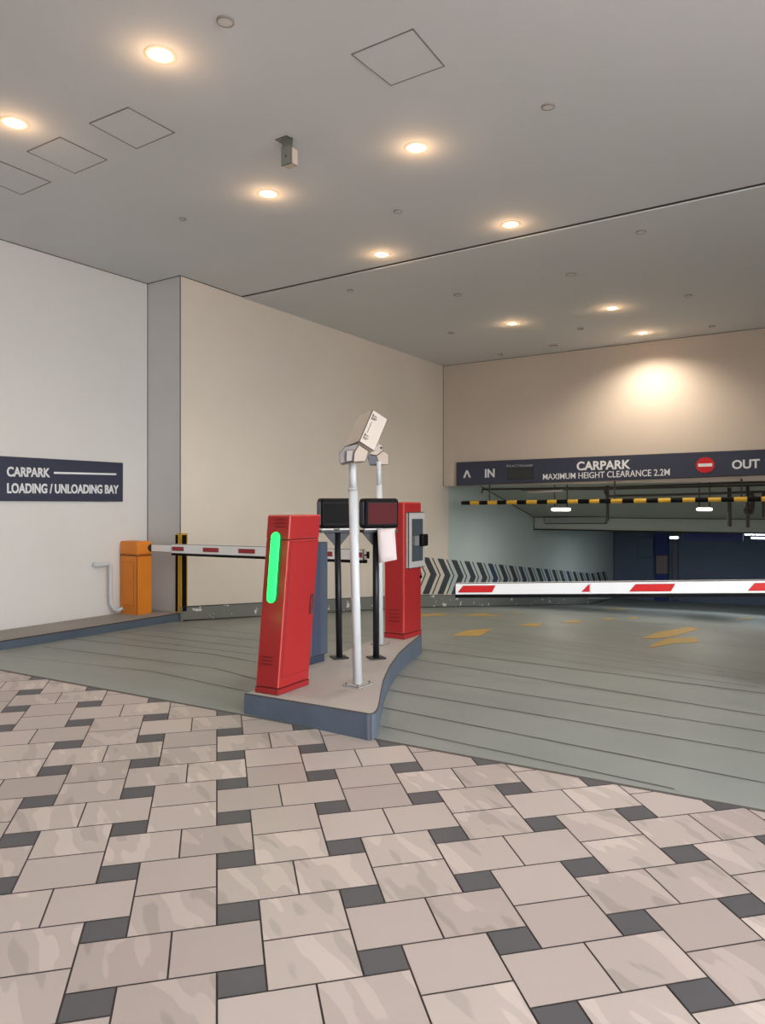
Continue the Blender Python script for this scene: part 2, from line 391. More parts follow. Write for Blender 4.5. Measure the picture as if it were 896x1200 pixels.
w = MB(); w.tube([W2.p(L2*i/40, zr(*W2.p(L2*i/40, 0, .045)[:2])+.01, .045) for i in range(41)], .009, n=6)
w.tube([W2.p(L2*i/40, zr(*W2.p(L2*i/40, 0, .045)[:2])+.19+.07*min(1, L2*i/40/6), .042) for i in range(34)], .006, n=6)
struct(w.build('trim_5', INK), 'dark line at the foot of the baseboard')
# chevrons painted on the wall
CHEV = mat('charcoal_wall_paint', (66, 70, 76), .7); CHEV2 = mat('navy_wall_paint', (60, 74, 104), .7)
def wt(px): 
    q = W2.hit(px, 600); return (Vector((q.x, q.y)) - W2.a).length
def wz(t): q = W2.p(t, 0, .05); return zr(q.x, q.y)
t0, t1 = wt(476), wt(712); per = .64
k = 0; t = t0; w = MB()
def chev(t, wd, mi):
    lo, hi = .275, 1.03; mid = (lo+hi)/2; tip = .34
    for (ha, hb, ta, tb) in ((lo, mid, 0, tip), (mid, hi, tip, 0)):
        if t+wd+tip > t1+.4: continue
        a = [W2.p(t+ta, wz(t)+ha, .002), W2.p(t+ta+wd, wz(t+wd)+ha, .002), W2.p(t+tb+wd, wz(t+wd)+hb, .002), W2.p(t+tb, wz(t)+hb, .002)]
        w.prism(a, (W2.n.x*.004, W2.n.y*.004, 0), mi)
while t < t1-.3:
    chev(t, .27, 0 if k % 3 else (1 if k > 3 else 0)); chev(t+.40, .05, 0); t += per; k += 1
chv = w.build('trim_6', [CHEV, CHEV2]); struct(chv, 'dark chevron arrows painted along the cream side wall')

# ------------------------------------------------------------------ side kerb under the orange gate
w = MB()
kb = [pl(u0-.012, vb0), pl(u0-12, vb0), pl(u0-12, V1+.0), pl(u0-.012, V1+.0)]
top = [Vector((x, y, H-1.405 - (.03 if i in (1, 2) else 0))) for i, (x, y) in enumerate(kb)]
w.hexa([Vector((p.x, p.y, H-2.2)) for p in top], top); w.m[-4] = 1; w.m[2] = 1; w.m = [0, 0, 1, 1, 1, 1]
kerb = w.build('kerb', [CURBTOP, SLATE], bevel=.012, ink=INK); struct(kerb, 'long side kerb with a slate blue face')

# ------------------------------------------------------------------ traffic island
ZI = -1.25
topx = [(285, 812), (355, 823.5), (425, 835), (430, 836), (434.5, 836.2), (438.5, 835), (441.5, 832.5), (443.5, 828.5), (444.8, 823), (446.5, 812), (449.5, 797), (457, 780), (468, 765), (480, 754), (493.5, 743.5), (494, 741), (470, 739.5), (456, 740.5),
        (437.5, 749), (381, 772.5), (362, 764), (345, 765), (322, 772), (308, 795), (300, 808.5)]
tp = [at_z(x, y, ZI) for x, y in topx]
w = MB(); w.prism([Vector((p.x, p.y, H-1.75)) for p in tp], (0, 0, .5), 0, 1)
island = w.build('traffic_island', [KERBTOP, SLATE], origin=centroid([Vector((p.x, p.y, H-1.42)) for p in tp]), bevel=.008, ink=mat('island_edge', (70, 66, 66), .7))
tag(island, 'raised concrete island with slate blue kerb carrying the ticket machines', 'kerb')

# ------------------------------------------------------------------ red cabinets
def slats(w_, x0, x1, y, z, n, dz, mi, axis='x', th=.006):
    for i in range(n): w_.box(((x0+x1)/2, y, z-i*dz), (x1-x0, .006, .007), mi)
FR = -math.atan2(.115, .16)      # rotation of the cabinets on the island
def local_box(w_, x0, x1, y0, y1, z0, z1, sh=(0, 0), mi=0):
    def s(x, y, z): return Vector((x + sh[0]*z, y + sh[1]*z, z))
    w_.hexa([s(x0, y0, z0), s(x1, y0, z0), s(x1, y1, z0), s(x0, y1, z0)], [s(x0, y0, z1), s(x1, y0, z1), s(x1, y1, z1), s(x0, y1, z1)], mi)
GREEN = mat('green_signal_light', (40, 250, 96), .3, emit=1.5)
GREENH = mat('green_signal_core', (120, 255, 150), .3, emit=1.0)
f = at_z(325, 815.5, ZI)
tk = thing('ticket_machine', 'red ticket machine with glowing green strip at the front of the island', 'ticket machine', f, math.radians(-30))
lean = Vector((15.2/211, 0, 0)); R = Matrix.Rotation(math.radians(30), 3, 'Z'); sl = R @ lean; sh = (sl.x, sl.y)
Wd, Dp, Ht = .188, .345, 1.185
w = MB(); local_box(w, -Wd, 0, 0, Dp, .045, Ht-.165, sh); w.build('body', RED, tk, bevel=.006, ink=mat('red_edge_highlight', (184, 66, 60), .4))  # bevels carry a painted highlight in lighter red
w = MB(); local_box(w, -Wd-.002, .002, -.002, Dp+.002, Ht-.16, Ht, sh); w.build('top_cover', RED, tk, bevel=.008, ink=MATS['red_edge_highlight'])
w = MB(); local_box(w, -Wd+.004, -.004, .004, Dp-.004, Ht-.168, Ht-.156, sh); w.build('seam', DRED, tk)
w = MB(); local_box(w, -Wd-.003, .003, -.003, Dp+.003, 0, .042, sh); w.build('plinth', mat('dark_red_plinth', (150, 34, 36), .5), tk, bevel=.004, ink=DRED)
w = MB(); local_box(w, -.001, .004, .03, Dp-.012, .11, Ht-.18, sh); w.build('door', RED, tk, bevel=.004, ink=DRED)
w = MB(); local_box(w, .003, .018, Dp-.06, Dp-.035, .50, .64, sh); w.build('door_handle', mat('handle_brown', (86, 44, 42), .4), tk, bevel=.006, ink=INK)
zc = lambda py: (815.5-py)/F*4.87
w = MB()
def strip_part(w_, half, ya, yb, off, mi=0, n=10):
    cx = -Wd/2 - .004; pts = []
    z0, z1 = zc(708)+half, zc(624.5)-half
    for k in range(n+1): a = math.pi + math.pi*k/n; pts.append((cx+half*math.cos(a), z0+half*math.sin(a)))
    for k in range(n+1): a = math.pi*k/n; pts.append((cx+half*math.cos(a), z1+half*math.sin(a)))
    vv = [Vector((x+sh[0]*z, ya+sh[1]*z, z)) for x, z in pts]; w_.prism(vv, (0, yb-ya, 0), mi)
strip_part(w, .043, -.008, .004, 0); w.build('light_bezel', mat('dark_green_bezel', (40, 84, 48), .4), tk)
w = MB(); strip_part(w, .034, -.028, -.004, 0); w.build('light_strip', GREEN, tk, bevel=.01, segs=2)
for zz in (.50, .72, .94):
    l = bpy.data.lights.new('led_glow', 'POINT'); l.energy = .3; l.color = (.1, 1, .25); l.shadow_soft_size = .05; l.specular_factor = .15
    o = bpy.data.objects.new('led_glow', l); C.objects.link(o); o.parent = tk; o.location = (-Wd/2+sh[0]*zz, -.14+sh[1]*zz, zz)
for zz in (Ht-.075, .20):
    w = MB()
    for i in range(3):
        z = zz+.045-i*.024; cx = -Wd/2 + sh[0]*z + (.012 if zz > 1 else -.012); w.box((cx, -.002+sh[1]*z, z), (.085, .008, .006))
    w.build('vent', DRED, tk)
# right red machine
f2 = at_z(473, 749.7, ZI)
pm = thing('payment_machine', 'red payment machine with grey card panel at the far end of the island', 'ticket machine', f2, math.radians(-32))
Wd2, Dp2, Ht2 = .213, .335, 1.28
w = MB(); local_box(w, -Wd2, 0, 0, Dp2, .05, Ht2); w.build('body', RED, pm, bevel=.012, ink=MATS['red_edge_highlight'], segs=2)
w = MB(); local_box(w, -Wd2-.002, .002, -.002, Dp2+.002, 0, .048); w.build('plinth', RED, pm, bevel=.004, ink=DRED)
w = MB(); w.box((-Wd2/2, 0, .05), (Wd2+.004, .004, .006)); w.box((0, Dp2/2, .05), (.004, Dp2, .006)); w.build('seam', DRED, pm)
w = MB(); slats(w, -.16, -.05, 0, .27, 4, .035, 0); w.build('vent', DRED, pm)
w = MB(); local_box(w, -.002, .035, .03, Dp2+.012, .655, 1.185); w.build('panel', mat('grey_panel', (176, 172, 168), .4), pm, bevel=.008, ink=INK)
w = MB(); local_box(w, .033, .038, .09, Dp2-.035, .72, 1.12); w.build('recess', mat('recess_slate', (66, 74, 80), .35), pm, bevel=.003, ink=BLACK)
w = MB(); local_box(w, .036, .055, .10, .20, .865, .965); w.build('card_slot', mat('slot_grey', (124, 126, 128), .4), pm, bevel=.004, ink=BLACK)
w = MB(); local_box(w, .036, .085, .215, .325, .86, .975); w.build('reader', BLACK, pm, bevel=.01)
w = MB(); w.box((.006, Dp2-.02, .56), (.02, .02, .03)); w.build('lock', BLACK, pm, bevel=.004)
# blue grey cabinet
cr = at(384, 771, 5.95); cr.z = H+ZI
bc = thing('control_cabinet', 'blue grey steel cabinet standing behind the red ticket machine', 'cabinet', cr, math.radians(-32))
w = MB(); local_box(w, -.30, 0, -.36, 0, .06, .955); w.build('body', BLUEBOX, bc, bevel=.005, ink=mat('cabinet_edge', (40, 44, 54), .5))
w = MB(); local_box(w, -.28, -.02, -.34, -.02, 0, .06); w.build('plinth', mat('cabinet_plinth', (52, 62, 78), .5), bc)
w = MB(); local_box(w, -.002, .003, -.20, -.10, .07, .945); w.build('centre_strip', mat('cabinet_navy', (64, 70, 92), .5), bc)

# ------------------------------------------------------------------ poles with reader heads
b1 = at_z(418.9, 803, ZI)
cp = thing('camera_pole', 'tall light grey pole in front with a tilted box camera on top', 'camera pole', b1)
topp = at(412.7, 541, b1.y); joint = at(414.6, 573, b1.y)
def line_pole(w_, a, b, r): w_.tube([a, b], r, n=20)
def px_at_y(y): t = (803-y)/(803-541.0); return b1.lerp(topp, t)
w = MB(); line_pole(w, b1+Vector((0, 0, .008)), px_at_y(573), .031); w.build('lower_tube', GREY, cp, world=True)
w = MB(); line_pole(w, px_at_y(573.5), px_at_y(538), .0255); w.build('upper_tube', GREY, cp, world=True)
w = MB(); w.tube([px_at_y(575), px_at_y(571.5)], [.034, .034], n=20); w.build('collar', PLATE, cp, world=True)
w = MB(); w.box((0, 0, .005), (.135, .17, .012), rz=ROT)
for sx in (-1, 1):
    for sy in (-1, 1):
        q = Matrix.Rotation(ROT, 3, 'Z') @ Vector((sx*.05, sy*.068, .014)); w.tube([q, q+Vector((0, 0, .008))], .008, 1, 8)
w.build('base_plate', [PLATE, INK], cp, bevel=.003, ink=INK)
px = lambda x, y, d=0: at(380+x/9.955, 470+y/9.955, b1.y+d)
# housing: box solved from its three visible edges
Tn = px(565, 95, -.06); sc_ = b1.y/F
ax = Vector((-.5138, .851, -.1105)).normalized()*36.2*sc_; bx = Vector((.782, .41, -.469)).normalized()*22.5*sc_; cx_ = Vector((-.354, -.322, -.878)).normalized()*44.1*sc_
w = MB(); w.hexa([Tn+cx_, Tn+cx_+ax, Tn+cx_+ax+bx, Tn+cx_+bx], [Tn, Tn+ax, Tn+ax+bx, Tn+bx]); w.build('camera_housing', BEIGE, cp, world=True, bevel=.005, ink=INK)
w = MB(); nb = bx.cross(cx_).normalized()
if nb.y > 0: nb = -nb
for (s0, s1, t0_, t1_) in ((.14, .16, .10, .38), (.11, .27, .12, .16), (.20, .22, .2, .42), (.24, .26, .16, .34), (.73, .75, .10, .36), (.70, .86, .12, .16), (.80, .82, .2, .40), (.84, .86, .16, .32), (.34, .66, .20, .225)):
    q = [Tn + cx_*a + bx*b_ + nb*.001 for a, b_ in ((s0, t0_), (s1, t0_), (s1, t1_), (s0, t1_))]; w.prism(q, nb*.003)
w.build('vent', mat('vent_brown', (92, 78, 72), .6), cp, world=True)
# bracket: cranked head, shaded and lit sides painted as separate tones
u_, v_ = Vector((SA, CA, 0)), Vector((CA, -SA, 0))
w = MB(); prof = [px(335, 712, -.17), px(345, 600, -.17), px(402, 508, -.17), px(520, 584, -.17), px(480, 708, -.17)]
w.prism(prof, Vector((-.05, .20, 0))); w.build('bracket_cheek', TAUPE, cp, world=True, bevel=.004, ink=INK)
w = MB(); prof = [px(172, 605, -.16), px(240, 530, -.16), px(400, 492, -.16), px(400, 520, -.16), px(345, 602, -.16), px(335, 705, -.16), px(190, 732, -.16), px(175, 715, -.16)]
w.prism(prof, Vector((0, .18, 0))); w.build('bracket', mat('bracket_shade_side', (150, 142, 142), .55), cp, world=True, bevel=.004, ink=INK)
w = MB(); prof = [px(255, 575, -.18), px(345, 565, -.18), px(325, 640, -.18), px(322, 700, -.18), px(250, 712, -.18)]
w.prism([p + Vector((0, -.0, 0)) for p in prof], Vector((0, .03, 0))); w.build('cover_plate', mat('plate_grey', (176, 168, 166), .5), cp, world=True, bevel=.003, ink=INK)
# rear pole
b2 = at_z(446.3, 755, ZI); b2.x = (445.6-CX)/F*b2.y
rp = thing('camera_pole', 'thinner grey pole behind the display signs with an empty bracket head', 'camera pole', b2)
t2 = at(443.8, 543, b2.y)
def p2y(y): return b2.lerp(t2, (755-y)/(755-543.0))
w = MB(); line_pole(w, b2, p2y(568.5), .026); w.build('lower_tube', GREY, rp, world=True)
w = MB(); line_pole(w, p2y(569), p2y(541), .0215); w.build('upper_tube', GREY, rp, world=True)
w = MB(); w.box((0, 0, .004), (.12, .14, .01), rz=ROT); w.build('base_plate', PLATE, rp, bevel=.003, ink=INK)
px = lambda x, y, d=0: at(380+x/9.955, 470+y/9.955, b2.y+d)
w = MB(); w.prism([p for p in (px(605, 640), px(685, 578), px(750, 622), px(750, 742), px(640, 745))], Vector((-.05, .14, 0))); w.build('bracket_cheek', TAUPE, rp, world=True, bevel=.004, ink=INK)
w = MB(); w.prism([px(500, 645), px(520, 622), px(610, 640), px(640, 742), px(528, 745)], Vector((0, .12, 0))); w.build('bracket', mat('rear_shade_side', (104, 106, 116), .5), rp, world=True, bevel=.004, ink=INK)  # dark tone paints in the unlit side of the rear bracket
w = MB(); w.prism([px(530, 625), px(545, 580), px(635, 490), px(690, 525), px(690, 575), px(610, 635)], Vector((0, .05, 0))); w.tube([px(664, 545, -.012), px(664, 545, .01)], .012, 1, 12)
w.build('hinge_arm', [BEIGE, PIPE], rp, world=True, bevel=.004, ink=INK)

# ------------------------------------------------------------------ display signs on black posts
REDSCR = mat('dark_red_screen', (78, 30, 34), .6, spec=.1, emit=.25)
def display(base_px, x_post, face, label, screen):
    b = at_z(base_px[0], base_px[1], ZI); d = b.y
    t = thing('display_sign', label, 'display sign', b, math.radians(20))
    ztop = (HY-584)/F*d - ZI; zbot = (HY-619)/F*d - ZI
    xo = (x_post-base_px[0])/F*d
    Df = .15; xa, xb = (-.125, .1725) if screen else (-.1725, .105)
    w = MB(); local_box(w, xa, xb, -Df/2, Df/2, zbot, ztop); w.build('case', BLACK, t, bevel=.025, segs=3)
    w = MB(); local_box(w, xa+(.03 if screen else .012), xb-.02, -Df/2-.004, -Df/2+.01, zbot+.035, ztop-.035); w.build('screen', REDSCR if screen else mat('blank_screen', (20, 19, 20), .6, spec=.1), t, bevel=.003, ink=INK)
    w = MB(); local_box(w, xa-.003, xa+.01, -Df/2+.02, Df/2-.02, zbot+.03, ztop-.03); w.build('side_panel', mat('navy_side', (52, 58, 78), .4), t)
    w = MB(); local_box(w, xa, xb, -.05, .05, zbot-.035, zbot-.012); w.build('mount_rail', BLACKM, t, bevel=.003)
    for x in (xa+.06, xb-.07):
        w = MB(); local_box(w, x-.05, x+.05, -.052, -.03, zbot-.012, zbot+.0); w.build('mount_strip', PLATE, t)
    w = MB(); w.tube([(0, 0, .01), (xo, 0, zbot-.03)], .026, n=18); w.build('post', BLACKM, t)
    for s in (-1, 1):
        w = MB(); z = zbot-.035; w.prism([(xo+s*.02, -.01, z), (xo+s*.115, -.01, z), (xo+s*.02, -.01, z-.11)], (0, .02, 0)); w.build('gusset', BLACKM, t)
    w = MB(); w.box((0, 0, .006), (.13, .13, .012)); w.build('base_plate', BLACKM, t, bevel=.003)
    return t
display((397.5, 771), 395, None, 'left black display box with a blank face on a black post', False)
d2 = display((440.5, 771.5), 440, None, 'black display box with a dark red screen beside the red payment machine', True)
w = MB(); vs = []; fs = []
cs = [at(442, 621, 5.94), at(462.3, 619, 5.97), at(464.8, 655.7, 5.93), at(444, 659.7, 5.92)]
for j in range(7):
    for i in range(5):
        a, b_ = i/4, j/6; p = cs[0].lerp(cs[1], a).lerp(cs[3].lerp(cs[2], a), b_); p = p + Vector((0, -.012*math.sin(a*math.pi), 0)); vs.append(p)
for j in range(6):
    for i in range(4): k = j*5+i; fs.append((k, k+1, k+6, k+5))
w.add(vs, fs, 0, True); pn = w.build('paper_notice', mat('paper', (218, 206, 205), .8), origin=cs[0]); so = pn.modifiers.new('thick', 'SOLIDIFY'); so.thickness = .003
tag(pn, 'blank white paper sheet hanging on the post under the red screen', 'notice')

# ------------------------------------------------------------------ orange barrier gate on the side kerb
fc = at_z(160.4, 722.4, -1.42)
bg = thing('barrier_gate', 'orange barrier gate on the side kerb with striped arm lowered across the lane', 'barrier gate', fc, ROT)
w = MB(); local_box(w, -.345, 0, 0, .235, 0, .77); w.build('cabinet', ORANGE, bg, bevel=.008, ink=DORANGE)
w = MB(); local_box(w, -.35, .003, -.003, .238, .775, .955); w.build('lid', ORANGE, bg, bevel=.03, segs=3)
w = MB(); local_box(w, -.342, -.003, .003, .232, .765, .78); w.build('seam', DORANGE, bg)
w = MB(); local_box(w, -.30, -.06, -.006, .004, .13, .69); w.build('door_panel', ORANGE, bg, bevel=.003, ink=DORANGE)
a0 = at(177, 642, 9.62); a1 = at(432, 650.5, 7.70)
adir = (a1-a0).normalized(); 
def arm(a, b, h, th, parent, stripes, name='arm', m=ARMW, slope=0):
    d = (b-a).normalized(); n = Vector((-d.y, d.x, 0)).normalized()
    if n.y > 0: n = -n
    up = Vector((0, 0, 1))
    w = MB(); q = [a+n*th/2-up*h/2, b+n*th/2-up*h/2, b-n*th/2-up*h/2, a-n*th/2-up*h/2]
    w.hexa(q, [p+up*h for p in q]); o = w.build(name, m, parent, world=True, bevel=.006, ink=mat('arm_edge', (70, 64, 66), .6))
    return o, d, n
def t_for(a, b, pxx):                    # parameter where the segment crosses image column pxx
    r = (pxx-CX)/F; d = b-a; return (r*a.y-a.x)/(d.x-r*d.y)
aj = a0.lerp(a1, t_for(a0, a1, 202)); ae = a0.lerp(a1, t_for(a0, a1, 427))
arm(a0, aj, .10, .04, bg, None, 'arm_root')
o, d, n = arm(aj, ae, .118, .05, bg, None)
for s0, s1 in ((203.5, 217), (239.5, 258), (281, 300.5), (322, 340), (361, 376), (384, 391), (420, 426)):
    p, q = a0.lerp(a1, t_for(a0, a1, s0)), a0.lerp(a1, t_for(a0, a1, s1)); w = MB()
    z = Vector((0, 0, .026)); w.prism([p+n*.024-z, q+n*.024-z, q+n*.024+z, p+n*.024+z], n*.006); w.build('reflector', mat('dull_red_reflector', (158, 38, 42), .4), bg, world=True, bevel=.004, ink=DRED)
w = MB(); z = Vector((0, 0, -.085)); e = a0.lerp(a1, t_for(a0, a1, 429)); q = [p+z+s*n*.02 for p, s in ((aj, 1), (e, 1), (e, -1), (aj, -1))]
w.prism(q, (0, 0, .035)); w.build('edge_strip', BLACK, bg, world=True)
w = MB(); c = a0.lerp(a1, t_for(a0, a1, 431)); w.tube([c-Vector((0, 0, .035)), c+Vector((0, 0, .035))], .016, n=12); w.tube([ae, c], .008); w.build('tip_cap', BLACK, bg, world=True)
w = MB(); p = a0 - adir*.04; w.tube([p+n*.0, a0+adir*.03], .05, n=18); w.build('pivot', BLACKM, bg, world=True)
# conduit
cpts = [W1.hit(110.5, 661.5, .01), W1.hit(113, 663, .05), W1.hit(121, 661.3, .08), W1.hit(127, 660.8, .08), W1.hit(129.3, 663, .08), W1.hit(129.3, 697, .08), W1.hit(130, 708, .08), W1.hit(133, 713.5, .08), W1.hit(138, 715.5, .08), fc+Matrix.Rotation(ROT, 3, 'Z')@Vector((-.25, -.02, .09))]
w = MB(); w.tube(cpts, .028, n=12); o = w.build('conduit_pipe', GREY, origin=cpts[-1]); tag(o, 'white bent conduit pipe from the wall to the orange gate', 'pipe')
w = MB(); w.tube([cpts[0], cpts[1]], .034, n=12); w.build('wall_flange', GREY, o, world=True)
w = MB(); w.tube([cpts[-2].lerp(cpts[-1], .55), cpts[-1]], .03, n=12); w.build('end_fitting', PLATE, o, world=True)
# corner guard on the wall return
w = MB(); g0 = UV(u0-.012, vb0, -1.40)
cg = thing('corner_guard', 'yellow and black rubber corner guard on the wall edge behind the orange gate', 'corner guard', g0, ROT)
w = MB(); local_box(w, -.058, .03, -.03, -.0, 0, 1.03); local_box(w, .0, .03, -.03, .10, 0, 1.03); w.build('backing', BARY, cg, bevel=.003, ink=DORANGE)
w = MB(); local_box(w, -.050, -.008, -.042, -.028, .012, 1.012); w.build('rubber_strip', BLACK, cg, bevel=.004)
w = MB(); local_box(w, .028, .042, .0, .075, .012, 1.012); w.build('rubber_strip', BLACK, cg, bevel=.004)

# ------------------------------------------------------------------ right barrier gate, cabinet out of view
r0 = at(534, 690, 6.5); r1 = at(896, 687.2, 5.65); rd = (r1-r0).normalized(); rend = r1 + rd*.55
gx = zr(rend.x+.12, rend.y)
rg = thing('barrier_gate', 'white barrier arm with red slanted stripes crossing the right lane', 'barrier gate', (rend.x+.1, rend.y, gx+H), math.atan2(rd.y, rd.x))
o, d, n = arm(r0, rend, .104, .06, rg, None)
hz = .03
for s in ((537, 581.5, 4), (687, 691, 5), (737, 791, 6), (875, 930, 6)):
    x0, x1, k = s; w = MB(); p0, p1 = r0.lerp(r1, t_for(r0, r1, x0)), r0.lerp(r1, t_for(r0, r1, x1)); sl = rd*.055; b_ = n*.0295; z = Vector((0, 0, hz))
    if k == 5: pts = [p0-sl*.7+b_-z, p1+b_-z, p1+b_+z, p1-rd*.01+b_+z]
    else: pts = [p0+b_-z, p1-sl*.6+b_-z, p1+b_+z, p0+sl*.9+b_+z]
    w.prism(pts, n*.004); w.build('reflector', ARMR, rg, world=True, bevel=.002, ink=DRED)
w = MB(); m_ = r0.lerp(r1, t_for(r0, r1, 691.5)); w.prism([m_+n*.030+Vector((0, 0, s)) for s in (-.05, .05)]+[m_+rd*.006+n*.030+Vector((0, 0, s)) for s in (.05, -.05)], n*.002); w.build('joint', GREY, rg, world=True)
w = MB(); z = Vector((0, 0, -.077)); q = [p+z+s*n*.022 for p, s in ((r0, 1), (rend, 1), (rend, -1), (r0, -1))]; w.prism(q, (0, 0, .028)); w.build('edge_strip', BLACK, rg, world=True)
zt = r1.z-(gx+H)
w = MB(); local_box(w, -.05, .3, -.18, .18, 0, zt+.22); w.build('cabinet', ORANGE, rg, bevel=.02, segs=2)

# ------------------------------------------------------------------ wall sign, left
s0, s1 = W1.hit(-14, 588.5, 0), W1.hit(142.5, 587, 0)
ws = thing('wall_sign', 'navy sign on the white side wall reading carpark loading and unloading bay', 'sign', s0)
n1 = Vector((W1.n.x, W1.n.y, 0)); zt0, zb0 = H+.553, H+.047
w = MB(); w.prism([Vector((s0.x, s0.y, zb0)), Vector((s1.x, s1.y, zb0)), Vector((s1.x, s1.y, zt0)), Vector((s0.x, s0.y, zt0))], n1*.03); w.build('board', NAVY, ws, world=True, bevel=.004, ink=INK)
text('lettering', 'CARPARK', W1, 8, 58.5, (558.5, 559.5), (546.8, 548.5), WHITE, ws, .033)
text('lettering', 'LOADING / UNLOADING BAY', W1, 8.3, 138.8, (578.2, 578.6), (566, 568.5), WHITE, ws, .033)
w = MB(); q = [W1.hit(63, 555.2, .031), W1.hit(136, 556.8, .031), W1.hit(136, 554.8, .031), W1.hit(63, 552.9, .031)]; w.prism(q, n1*.004); w.build('rule_line', WHITE, ws, world=True)

# ------------------------------------------------------------------ entrance sign on the bulkhead
es0 = WB.hit(537, 570, .10)
es = thing('entrance_sign', 'long navy sign on the bulkhead marked in and out with clearance height', 'sign', es0)
nB = Vector((WB.n.x, WB.n.y, 0))
A, Bq = WB.hit(537, 569.5, .02), WB.hit(896, 557, .02); A2, B2 = WB.hit(537, 542, .02), WB.hit(896, 527, .02)
e = 1.35; Br, B2r = A+(Bq-A)*e, A2+(B2-A2)*e
w = MB(); w.prism([A, Br, B2r, A2], nB*.10); w.build('board', NAVY, es, world=True, bevel=.008, ink=INK)
OFF = .123
text('lettering', 'IN', WB, 568, 579.3, (559.8, 559.2), (549.8, 549.2), WHITE, es, OFF)
text('lettering', 'CARPARK', WB, 675.5, 738.5, (551.5, 549.5), (541, 538.6), WHITE, es, OFF)
text('lettering', 'MAXIMUM HEIGHT CLEARANCE 2.2M', WB, 636, 784.5, (562.3, 557.2), (555.5, 549.2), WHITE, es, OFF, bold=.004)
text('lettering', 'OUT', WB, 857.3, 890, (550, 548.5), (539.3, 537.6), WHITE, es, OFF)
text('lettering', 'RELACTTELIARRF', WB, 593.5, 624, (547.4, 546.8), (544.8, 544.2), mat('dim_letter', (170, 170, 176), .5), es, OFF, bold=.002)
w = MB()
for a, b_ in (((543.6, 560), (547, 551.2)), ((547, 551.2), (550.4, 559.6))):
    p, q = WB.hit(*a, OFF), WB.hit(*b_, OFF); d_ = Vector((CA, -SA, 0))*.035; w.prism([p-d_*.6, p+d_*.6, q+d_*.6, q-d_*.6], nB*.004)
w.build('arrow', WHITE, es, world=True)
w = MB(); w.prism([WB.hit(593.8, 562, OFF), WB.hit(624.6, 561, OFF), WB.hit(624.6, 547.6, OFF), WB.hit(593.8, 548.4, OFF)], nB*.01); w.build('display', mat('dark_display', (52, 54, 52), .3), es, world=True, bevel=.006, ink=BLACK)
c0 = WB.hit(826, 545, OFF); rr = 9.2/F*c0.y
w = MB(); w.prism([c0 + Vector((CA, -SA, 0))*rr*1.13*math.cos(k*math.pi/16) + Vector((0, 0, rr))*math.sin(k*math.pi/16) for k in range(32)], nB*.006); w.build('no_entry_disc', mat('no_entry_red', (206, 40, 46), .4), es, world=True)
w = MB(); c1 = c0 + nB*.007; hx, hz_ = Vector((CA, -SA, 0))*rr*.85, Vector((0, 0, rr*.2)); w.prism([c1-hx-hz_, c1+hx-hz_, c1+hx+hz_, c1-hx+hz_], nB*.003); w.build('no_entry_bar', WHITE, es, world=True)

# ------------------------------------------------------------------ clearance bar
ba, bb = WB.hit(541, 589.5, .02), WB.hit(896, 584.8, .02)
cb_ = thing('clearance_bar', 'yellow and black striped height bar hanging below the entrance sign', 'height bar', ba)
bdir = (bb-ba); end = ba + bdir*1.3
def tb(pxx): return t_for(ba, bb, pxx)
w = MB(); cuts = []
x = 541; ys = [(551.3, 562), (571.8, 583), (594, 606), (617.3, 629.5), (641.7, 652.5), (665.5, 677.5), (690.8, 702.5), (716, 729.3), (743, 757.5), (771.3, 786), (800, 814.5), (830, 845), (860, 875.5), (892, 908), (925, 941), (958, 975)]
prev = 0; segs = []
for a, b_ in ys:
    segs.append((prev, tb(a), 0)); segs.append((tb(a), tb(b_), 1)); prev = tb(b_)
segs.append((prev, 1.3, 0))
for a, b_, m_ in segs: w.tube([ba+bdir*a, ba+bdir*b_], .042, m_, 12, cap=(a == 0 or b_ == 1.3))
w.build('bar', [BLACK, BARY], cb_, world=True)
for xx in (573.5, 720, 868.5):
    p = ba+bdir*tb(xx); w = MB(); w.tube([p+Vector((0, 0, .03)), Vector((p.x, p.y, es0.z+.06))], .014, n=8); w.build('hanger_rod', PIPE, cb_, world=True)

# ------------------------------------------------------------------ interior services
def WP(u): return Plane(tuple(UV(u, -10)[:2]), tuple(UV(u, 6)[:2]))
def pipe(name, pts, r, label, cat='pipe', group='service pipes under the soffit', m=PIPE):
    w = MB(); w.tube(pts, r, n=10); o = w.build(name, m, origin=pts[0]); return tag(o, label, cat, group)
P1, P2_, P3, PV = WP(14.5), WP(14.95), WP(15.3), WP(14.72)
pipe('service_pipe', [P1.hit(564.5, 578), P1.hit(564.8, 573.5), P1.hit(700, 571.5), P1.hit(930, 564)], .022, 'topmost long dark pipe running just under the entrance sign')
pipe('service_pipe', [P2_.hit(611, 574), P2_.hit(715, 573), P2_.hit(930, 567.5)], .02, 'middle long dark pipe behind the topmost one under the sign')
pipe('service_pipe', [P3.hit(708, 574.5), P3.hit(710, 581.2), P3.hit(800, 579.5), P3.hit(930, 575)], .025, 'lowest long dark pipe just above the striped bar')
pipe('service_pipe', [PV.hit(711.5, 569), PV.hit(711.5, 610), PV.hit(709, 613.5)], .032, 'vertical dark drop pipe left of the middle of the opening')
pipe('service_pipe', [PV.hit(854.3, 571.5), PV.hit(854.3, 617)], .035, 'plain vertical dark pipe right of the hanging batten lamp')
pipe('service_pipe', [PV.hit(875.7, 568), PV.hit(875.7, 618)], .03, 'vertical dark pipe carrying the round valve')
pipe('service_pipe', [P2_.hit(897, 577), P2_.hit(894, 577.5), P2_.hit(894, 606)], .025, 'bent dark pipe at the right edge of the opening')
v0 = PV.hit(877.5, 598.5, .09)
vl_ = thing('pipe_valve', 'round dark valve with short stem on the vertical pipe at right', 'valve', v0)
w = MB(); w.tube([Vector((0, -.03, 0)), Vector((0, .05, 0))], .075, n=18); w.build('valve_body', PIPE, vl_)
